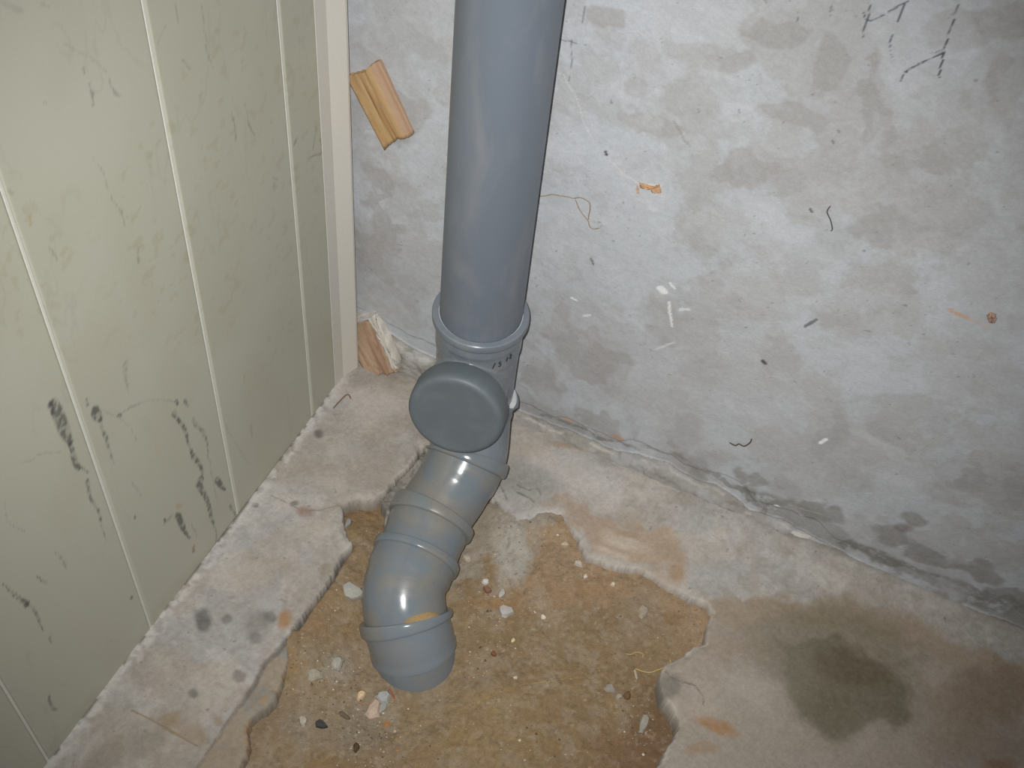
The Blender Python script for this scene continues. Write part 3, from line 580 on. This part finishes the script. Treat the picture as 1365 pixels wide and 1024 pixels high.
for st in strokes:
    path = Path([on_tee(a, z) for a, z in st]); n = 12; b = len(V)
    for j in range(n):
        p, t, u = path.at(path.d[-1] * j / (n - 1)); nrm = p - AX; nrm[2] = 0; nrm /= np.linalg.norm(nrm); s = np.cross(t, nrm); s /= np.linalg.norm(s)
        for q in (s * .0008, nrm * .0009, -s * .0008): V.append(p + q)
    for j in range(n - 1):
        c = b + 3 * j; F += [(c, c + 1, c + 4, c + 3), (c + 1, c + 2, c + 5, c + 4), (c + 2, c, c + 3, c + 5)]
    F += [(b, b + 2, b + 1), (b + 3 * n - 3, b + 3 * n - 2, b + 3 * n - 1)]
tag(mesh('handwritten_date', V, F, M_ink, tee), 'black handwritten numbers')

low = Path(PIPE)
def sd_of(i): return float(low.d[i * 24])
e1, e2, e3, e4, e5 = sd_of(1) + .012, sd_of(4) - .004, sd_of(6) - .006, sd_of(7), sd_of(9) - .002
def fitting(name, s0, s1, mat, rc=.0640, wc=.014, rb=.0588, socket=.034, rt=.0552, ridge=0):
    prof = [(s0 + wc - .001, .054), (s0 + wc, rb), (s0 + wc + socket, rb)]
    if ridge: prof += [(s0 + wc + socket + .002, rb + ridge), (s0 + wc + socket + .006, rb + ridge), (s0 + wc + socket + .008, rt + .001)]
    else: prof += [(s0 + wc + socket + .007, rt + .0006)]
    prof += [(max(s1, s0 + wc + socket + .012), rt)]
    o = par(revolve(name, low, prof, mat, soil, 80, sub=.006, sharp=40))
    ring('collar', low, s0, .0535, rc, wc, mat, o)
    return o
q = fitting('bend', e1, e2 + .03, M_tee, .0668, .017, .0585, .012, .0556)
ring('seal_or_lit_rim', low, e1 - .0012, .0535, .0636, .003, M_seal_lit, q)  # white ring puts the lit top of this collar into the colour
fitting('bend', e2, e3 + .03, M_dusty, .0612, .011, .0560, .020, .0540)
fitting('bend', e3, e4 + .03, M_dusty, .0622, .021, .0575, .012, .0555)
fitting('bend', e4, e5 + .03, M_dusty, .0622, .013, .0586, .020, .0560)
q = fitting('bend', e5, sd_of(12), M_dusty2, .0640, .013, .0585, .030, .0550, .0008)

# sand caught on the upper lip of the lowest collar
V = []; F = []; n = 22
for j in range(n):
    a = math.pi * (-.02 + .30 * j / (n - 1)); wj = math.sin(math.pi * j / (n - 1)) ** .7
    for k_, (dd_, rr_) in enumerate([(-.0050 * wj - .0008, .0562), (-.003 * wj, .0582 + .0012 * wj), (.0008, .0625), (.001, .0562)]):
        p, t, u = low.at(e5 + dd_); tc_ = CAM - p; tc_ -= t * (tc_ @ t); tc_ /= np.linalg.norm(tc_); w_ = np.cross(t, tc_)
        V.append(p + rr_ * (tc_ * math.cos(a) + w_ * math.sin(a) * -1.0))
for j in range(n - 1):
    for k_ in range(4): F.append((4 * j + k_, 4 * j + (k_ + 1) % 4, 4 * j + 4 + (k_ + 1) % 4, 4 * j + 4 + k_))
F += [(3, 2, 1, 0), (4 * n - 4, 4 * n - 3, 4 * n - 2, 4 * n - 1)]
tag(mesh('sand_deposit', V, F, plain('sand_deposit', (158, 132, 94), .95, .2, .2, 600), q, True), 'orange-brown sand caught on the collar lip')

# ------------------------------------------------------------------ wood pieces in the back wall
def block(name, quad, yf, depth, cfun, label, cat, bulge=0.0, nu=26, nv=60, seed=1, dome=.5):
    """quad: photo pixels TL,TR,BR,BL of the front face, standing yf in front of the wall"""
    c = [on(1, px, py, -y) for (px, py), y in zip(quad, yf)]
    u = np.linspace(0, 1, nu); v = np.linspace(0, 1, nv); U, Vv = np.meshgrid(u, v, indexing='ij')
    Pm = ((1 - U) * (1 - Vv))[..., None] * c[0] + (U * (1 - Vv))[..., None] * c[1] + (U * Vv)[..., None] * c[2] + ((1 - U) * Vv)[..., None] * c[3]
    du = c[1] - c[0]; dv = c[3] - c[0]
    jag = (fbm(U * 1.0, Vv * 0, .12, 3, seed) - .5)
    Pm = Pm + (dv * .11)[None, None] * (jag * (1 - 2 * Vv) * np.clip(np.abs(Vv - .5) * 4 - 1, 0, 1))[..., None]
    rel, col = cfun(U, Vv)
    Pm[..., 1] -= rel
    return grid(name, Pm[..., 0], Pm[..., 1], Pm[..., 2], col, M_wood, None, skirt=(1, depth), flip=True)
def wood1(U, V):
    g = fbm(U * 1.0, V * .03, .05, 4, 901); rel = (g - .5) * .0014 - .0014 * np.exp(-((U - .34 - .05 * V) / .018) ** 2) - .0016 * np.exp(-((U - .46 - .05 * V) / .014) ** 2) * ss(.2, .5, V)
    rel = rel + .0004 * np.exp(-((U - .6) / .18) ** 2) - .0035 * ss(.74, 1.0, U) + (fbm(U, V, .12, 3, 905) - .5) * .0012
    C = np.zeros(U.shape + (3,)) + lin((174, 144, 102))
    def mix(a, c):
        nonlocal C; a = np.clip(a, 0, 1)[..., None]; C = C * (1 - a) + lin(c) * a
    mix(.6 * ss(.45, .65, g), (154, 118, 78)); mix(.5 * ss(.5, .65, fbm(U, V * .08, .1, 4, 907)), (184, 156, 116)); mix(.85 * np.exp(-((U - .34 - .05 * V) / .016) ** 2), (96, 62, 36)); mix(.7 * np.exp(-((U - .42 - .1 * V) / .03) ** 2) * ss(.3, .6, V), (140, 92, 54))
    mix(.55 * np.exp(-((U - .55 + .03 * V) / .012) ** 2), (122, 84, 50)); mix(.5 * np.exp(-((U - .22) / .012) ** 2) * ss(.3, .6, V), (130, 92, 58)); mix(.8 * ss(.70, .82, U), (168, 142, 122)); mix(.5 * np.exp(-((U - .92) / .03) ** 2), (150, 110, 80)); mix(.45 * ss(.55, .65, fbm(U, V, .2, 4, 909)) * ss(.3, .1, U), (190, 160, 128)); mix(.8 * ss(.96, 1.0, V + .02 * g) , (120, 96, 70))
    mix(.9 * ss(.035, .02, np.hypot(U - .47, (V - .5) * 1.5)), (130, 132, 126))
    return rel, C
w1 = block('wood_block', [(462, 104), (505, 86), (549, 178), (511, 198)], (.016,) * 4, .02, wood1, '', '', seed=3)
tag(w1, 'orange-brown grooved wood block set slanting high in the back wall', 'wood block', group='wood blocks in the back wall')
def wood2(U, V):
    g = fbm(U, V * .06, .07, 4, 921); rel = (g - .5) * .002 + (fbm(U, V, .15, 3, 922) - .5) * .001
    C = np.zeros(U.shape + (3,)) + lin((174, 148, 124))
    a = np.clip(.75 * ss(.5, .62, fbm(U + .25 * V, V * .05, .09, 4, 923)), 0, 1)[..., None]; C = C * (1 - a) + lin((142, 110, 90)) * a
    a = np.clip(.4 * ss(.5, .62, g), 0, 1)[..., None]; C = C * (1 - a) + lin((190, 160, 130)) * a
    return rel, C
w2 = block('wood_block', [(448, 436), (491, 424), (528, 497), (492, 502)], (.014, .014, .032, .032), .03, wood2, '', '', seed=9)
tag(w2, 'brown wood block stuck in plaster at the foot of the wall beside the white trim', 'wood block', group='wood blocks in the back wall')
def crust(name, pts, y0, y1, col, parent=None, seed=5):
    """lump of plaster: polygon of pixels on plane y=-y0, thickness to y1"""
    P0 = np.array([on(1, px, py, -(y0(py) if callable(y0) else y0)) for px, py in pts]); ym = -np.mean(P0[:, 1]); n = len(P0); c0 = P0.mean(0)
    V = []; F = []; Cc = []
    rings = [(1.0, ym + y1), (1.0, .003), (.90, -.0003), (.6, -.0015), (.3, -.001)]
    sub = 5
    Q = np.array([P0[i] * (1 - t) + P0[(i + 1) % n] * t for i in range(n) for t in np.linspace(0, 1, sub, endpoint=False)]); m = len(Q)
    rng = np.random.RandomState(seed)
    for k_, (s, y) in enumerate(rings):
        for p in Q:
            v = c0 + (p - c0) * s; v = v + rng.normal(0, .0005, 3) * (k_ > 0); V.append((v[0], v[1] + y + rng.normal(0, .0006), v[2])); Cc.append(lin(col) * rng.uniform(.8, 1.12))
    for k_ in range(len(rings) - 1):
        for i in range(m): F.append((k_ * m + i, (k_ + 1) * m + i, (k_ + 1) * m + (i + 1) % m, k_ * m + (i + 1) % m))
    V.append((c0[0], c0[1] - .001, c0[2])); Cc.append(lin(col)); F += [((len(rings) - 1) * m + i, len(V) - 1, (len(rings) - 1) * m + (i + 1) % m) for i in range(m)]
    F.append(tuple(range(m)))
    return mesh(name, V, F, M_stone, parent, True, Cc, 60)
tag(crust('plaster_crust', [(490, 422), (498, 417), (502, 425), (517, 456), (530, 486), (529, 494), (526, 496), (513, 470), (500, 446)], lambda py: .0145 + .018 * (py - 420) / 80, -.010, (196, 190, 180), w2), 'whitish plaster crust')
tag(crust('plaster_crust', [(448, 424), (480, 418), (500, 418), (492, 428), (470, 431), (448, 438)], lambda py: .015 + .018 * (py - 420) / 80, -.006, (188, 184, 178), w2, 8), 'whitish plaster crust')

# ------------------------------------------------------------------ wooden plugs in the wall
def lump(name, c, r, col, seed, mat=None, flat=None, nu=10, nv=7, rough=.22, rot=0, axisn=2):
    rng = np.random.RandomState(seed); V = []; Cc = []; F = []; ph = rng.uniform(0, 6.28, 6)
    def rad(a, b): return 1 + rough * (math.sin(2 * a + ph[0]) * .5 + math.sin(3 * a + ph[1] + b) * .5 + math.sin(2 * b + ph[2]) * .4) + rng.normal(0, rough * .18)
    for i in range(nv):
        b = -math.pi / 2 + math.pi * i / (nv - 1)
        for j in range(nu):
            a = 2 * math.pi * j / nu; k = rad(a, b) if 0 < i < nv - 1 else 1
            e = .7; cb = abs(math.cos(b)) ** e
            x = r[0] * cb * math.cos(a) * k; y = r[1] * cb * math.sin(a) * k; z = r[2] * (abs(math.sin(b)) ** e) * (1 if b > 0 else -1)
            V.append((c[0] + x * math.cos(rot) - y * math.sin(rot), c[1] + x * math.sin(rot) + y * math.cos(rot), c[2] + z)); Cc.append(lin(col) * rng.uniform(.86, 1.1))
    for i in range(nv - 1):
        for j in range(nu): F.append((i * nu + j, i * nu + (j + 1) % nu, (i + 1) * nu + (j + 1) % nu, (i + 1) * nu + j))
    F.append(tuple(range(nu - 1, -1, -1))); F.append(tuple((nv - 1) * nu + j for j in range(nu)))
    return mesh(name, V, F, mat or M_stone, None, True, Cc, 30)
def plug(pts, y0, col, label, seed):
    a = on(1, *pts[0], -.006); o = crust('wooden_plug', pts, wall_h(a[0], a[2]) + y0, .01, col, None, seed); o.data.materials.clear(); o.data.materials.append(M_wood)
    tag(o, label, 'wood plug', 'wooden plugs in the back wall'); return o
plug([(851, 244), (855, 246), (872, 249), (879, 247), (881, 258), (873, 258), (868, 254), (852, 251)], .0022, (182, 146, 110), 'small orange sliver of wood plug lying in the plaster, upper middle of wall', 4)
plug([(1315, 421), (1320, 418), (1327, 420), (1328, 427), (1326, 431), (1318, 431)], .0025, (168, 140, 120), 'small round brown wood plug at the right end of the wall', 6)

# thin strands caught on the wall and lying in the dirt
def strand(name, P3, r, col, label, cat, group=None):
    path = Path(P3); n = 6 * (len(P3) - 1) + 1; seg = 5; V = []; F = []
    for i in range(n):
        p, t, u = path.at(path.d[-1] * i / (n - 1)); w = np.cross(t, u); rr = r * (1 if 0 < i < n - 1 else .3)
        for j in range(seg): V.append(p + rr * (u * math.cos(j * 1.2566) + w * math.sin(j * 1.2566)))
    for i in range(n - 1):
        for j in range(seg): F.append((i * seg + j, i * seg + (j + 1) % seg, (i + 1) * seg + (j + 1) % seg, (i + 1) * seg + j))
    F.append(tuple(range(seg - 1, -1, -1))); F.append(tuple((n - 1) * seg + j for j in range(seg)))
    o = mesh(name, V, F, plain(name + '_fibre', col, .8), None, True); tag(o, label, cat, group); return o
def wy(px, py, h=.0055):
    p = on(1, px, py, -.006); return on(1, px, py, -wall_h(p[0], p[2]) - .0012)
k = 120 / 1365
rt = empty('dry_root', wy(752, 263)); tag(rt, 'thin brown dry root stuck to the wall right of the tall pipe', 'root')
for q, r in [([(205, 362), (330, 350), (400, 330), (470, 340), (560, 358), (650, 370), (740, 395)], .0006), ([(740, 395), (800, 380), (860, 385), (930, 420), (980, 470), (985, 560), (965, 650), (962, 715)], .0007), ([(765, 410), (820, 550), (880, 640), (950, 720), (970, 790), (1000, 840), (1060, 855), (1135, 840)], .0006)]:
    o = strand('root_fibre', [wy(*p, .006) for p in crop(q, k, 700, 230)], r, (146, 126, 104), None, None); o.parent = rt; o.matrix_parent_inverse = Matrix.Translation(-rt.location)
strand('thread', [wy(*p, .006) for p in crop([(800, 598), (790, 615), (800, 640), (805, 665), (800, 672)], 625 / 1362, 740, 0)], .0007, (80, 76, 74), 'short dark thread hanging on the wall, middle right', 'thread')
strand('dark_fibre', [wy(*p, .006) for p in [(972, 590), (980, 594), (985, 592), (992, 595), (1000, 590), (1002, 585)]], .0009, (74, 64, 52), 'curled dark fibre stuck low on the wall above the plaster edge', 'fibre')
def ground(px, py, lift=.001):
    p = on(2, px, py, -.026); z = dz(p[0], p[1]); p = on(2, px, py, z); return np.array([p[0], p[1], dz(p[0], p[1]) + lift])
k = 160 / 1365
strand('straw', [ground(*p, .004) for p in crop([(285, 290), (345, 292), (400, 268), (455, 275), (485, 300), (470, 330)], k, 800, 840)] , .0008, (176, 148, 104), 'small curled loop of straw on the dirt near the right broken edge', 'straw')
strand('grass_stem', [ground(*p, .005) for p in crop([(390, 455), (470, 485), (560, 498), (640, 475), (720, 445), (780, 405), (795, 375), (780, 355)], k, 800, 840)], .0008, (186, 164, 106), 'pale curved grass stem touching the right broken floor edge', 'stem')
strand('twig', [ground(*p, .002) for p in crop([(392, 455), (402, 510), (415, 570)], k, 800, 840)], .0018, (172, 164, 150), 'short pale twig lying below the curved grass stem', 'twig')
strand('wire_bit', [ground(*p, .003) for p in [(517, 921), (521, 923), (526, 933)]], .0011, (150, 84, 60), 'short reddish wire bit at the tip of the buried pipe', 'wire')
def onslab(px, py, l=.002): p = on(2, px, py, .004); return np.array([p[0], p[1], .004 + l])
strand('splinter', [onslab(*p) for p in [(444, 546), (452, 537), (463, 527), (468, 533)]], .0011, (120, 96, 76), 'bent brown splinter on the slab below the white corner trim', 'splinter')

# ------------------------------------------------------------------ rubble in the hole
G = 'rubble pieces lying in the dirt'
ST = [  # px, py, half width px, half height px, height m, colour, name, label, rot
 (470, 790, 16, 12, .006, (166, 164, 156), 'plaster_flake', 'large flat grey plaster flake touching the left side of the pipe bend', 'flake', .4),
 (674, 816, 11, 9, .007, (176, 172, 164), 'stone', 'grey stone right of the lowest pipe bend', 'stone', .5),
 (650, 787, 6, 5, .005, (132, 98, 78), 'brick_crumb', 'reddish brown crumb beside a white speck right of the pipe bend', 'crumb', .2),
 (647, 776, 4, 4, .004, (200, 196, 188), 'pebble', 'white pebble just above the reddish brown crumb', 'pebble', .2),
 (669, 792, 5, 6, .004, (176, 172, 162), 'pebble', 'pale pebble between the reddish crumb and the grey stone', 'pebble', .2),
 (498, 946, 9, 12, .006, (180, 160, 142), 'mortar_chip', 'pinkish beige mortar chip below the pipe tip', 'chip', .7),
 (511, 930, 10, 7, .006, (160, 162, 158), 'stone', 'grey stone against the tip of the buried pipe', 'stone', .2),
 (510, 944, 5, 8, .004, (150, 150, 140), 'mortar_chip', 'small grey chip right of the pinkish beige chip', 'chip', .2),
 (481, 928, 5, 6, .006, (208, 180, 146), 'pebble', 'cream pebble left of the grey stone at the pipe tip', 'pebble', .2),
 (428, 967, 8, 5, .005, (66, 66, 64), 'slate_chip', 'black square-edged chip near the bottom left of the dirt', 'chip', .2),
 (459, 954, 8, 3, .003, (104, 92, 76), 'dirt_clod', 'dark narrow clod between the black chip and the pinkish chip', 'clod', -.1),
 (475, 997, 4, 5, .004, (84, 68, 48), 'dirt_clod', 'dark brown clod at the bottom edge left of centre', 'clod', .5),
 (858, 965, 6, 11, .005, (156, 150, 138), 'mortar_chip', 'upright grey mortar chip near the right shaded edge of the dirt', 'chip', .2),
 (836, 928, 5, 5, .005, (112, 86, 62), 'dirt_clod', 'brown clod above the upright grey chip', 'clod', .2),
 (813, 918, 7, 5, .004, (150, 142, 132), 'mortar_chip', 'grey chip left of the brown clod', 'chip', .2),
 (825, 929, 4, 4, .004, (166, 154, 138), 'pebble', 'pale pebble between grey chip and brown clod', 'pebble', .2),
 (753, 726, 6, 3, .004, (186, 172, 154), 'pebble', 'pale pebble high on the dirt under the soft back edge', 'pebble', .5),
 (771, 752, 6, 4, .005, (184, 176, 164), 'mortar_chip', 'pale chip just below the bend of the back edge', 'chip', -.5),
 (817, 779, 3, 3, .004, (206, 192, 168), 'pebble', 'cream pebble in the dirt below the brown smear', 'pebble', .2),
 (780, 770, 3, 3, .004, (204, 194, 178), 'pebble', 'tiny white pebble under the back edge', 'pebble', .2),
 (724, 823, 3, 3, .003, (214, 206, 190), 'pebble', 'tiny white pebble in the middle of the dirt', 'pebble', .2),
 (684, 854, 3, 3, .003, (204, 190, 150), 'pebble', 'tiny yellowish pebble below the grey stone', 'pebble', .2),
 (687, 904, 3, 2, .003, (206, 188, 156), 'pebble', 'tiny cream pebble right of the buried pipe tip', 'pebble', .2),
 (658, 872, 4, 3, .004, (118, 84, 60), 'dirt_clod', 'small red-brown clod right of the lowest bend', 'clod', .2),
 (449, 885, 8, 10, .004, (162, 158, 146), 'mortar_chip', 'speckled grey mortar crumb left of the lowest pipe collar', 'chip', .2),
 (857, 815, 6, 9, .004, (160, 148, 130), 'mortar_chip', 'beige chip in the dirt below the back edge, right of centre', 'chip', .2),
 (419, 900, 9, 8, .005, (158, 150, 134), 'mortar_chip', 'beige mortar lump by the left broken ledge', 'chip', .2),
 (404, 962, 7, 6, .005, (172, 164, 150), 'stone', 'pale stone left of the black chip', 'stone', .2),
 (464, 700, 4, 9, .006, (140, 140, 134), 'mortar_chip', 'grey mortar lump against the notch of the left slab', 'chip', .2),
 (622, 745, 6, 4, .005, (176, 164, 146), 'pebble', 'pale pebble tucked against the right side of the middle pipe bend', 'pebble', .2),
]
for i, (px, py, hw, hh, h, col, nm, lab, cat, rot) in enumerate(ST):
    g = ground(px, py, 0); s = np.linalg.norm(g - CAM) / F_PX
    tag(lump(nm, (g[0], g[1], g[2] + h * .12), (hw * s, hh * s * 1.15, h), col, 40 + i, rot=rot * 0.6, nu=9, nv=5, rough=.28), lab, cat, G)
# countless grit grains
rng = np.random.RandomState(12); V = []; F = []; Cc = []
pal = [(206, 196, 178), (180, 166, 144), (120, 100, 76), (96, 80, 62), (190, 176, 150), (150, 146, 136), (84, 78, 70), (176, 130, 84)]
cnt = 0; inside = lambda x, y: float(sdist(np.array([[x]]), np.array([[y]]), hole)[0, 0])
clus = [floor_pt(*p) for p in [(455, 880), (490, 960), (500, 985), (420, 880), (650, 860), (670, 800), (470, 940), (700, 700), (860, 950)]]
while cnt < 900:
    if rng.rand() < .45:
        c = clus[rng.randint(len(clus))]; x, y = c + rng.normal(0, .022, 2)
    else: x = rng.uniform(hole[:, 0].min(), hole[:, 0].max()); y = rng.uniform(hole[:, 1].min(), hole[:, 1].max())
    if inside(x, y) < .004: continue
    if seg_dist(np.array([[x]]), np.array([[y]]), pth)[0][0, 0] < .058: continue
    r = min(rng.lognormal(-7.05, .45), .0026); z = dz(x, y); b = len(V); col = lin(pal[rng.randint(len(pal))])
    for d in [(1, 0, .2), (-.3, .9, 0), (-.8, -.5, .1), (.2, -1, .1), (0, 0, .9), (0, 0, -.7)]:
        V.append((x + d[0] * r * rng.uniform(.7, 1.3), y + d[1] * r * rng.uniform(.7, 1.3), z + d[2] * r)); Cc.append(col)
    F += [(b, b + 1, b + 4), (b + 1, b + 2, b + 4), (b + 2, b + 3, b + 4), (b + 3, b, b + 4), (b + 1, b, b + 5), (b + 2, b + 1, b + 5), (b + 3, b + 2, b + 5), (b, b + 3, b + 5)]
    cnt += 1
tag(mesh('grit', V, F, M_stone, None, False, Cc), 'scattered grit grains over the brown dirt in the hole', 'grit', kind='stuff')
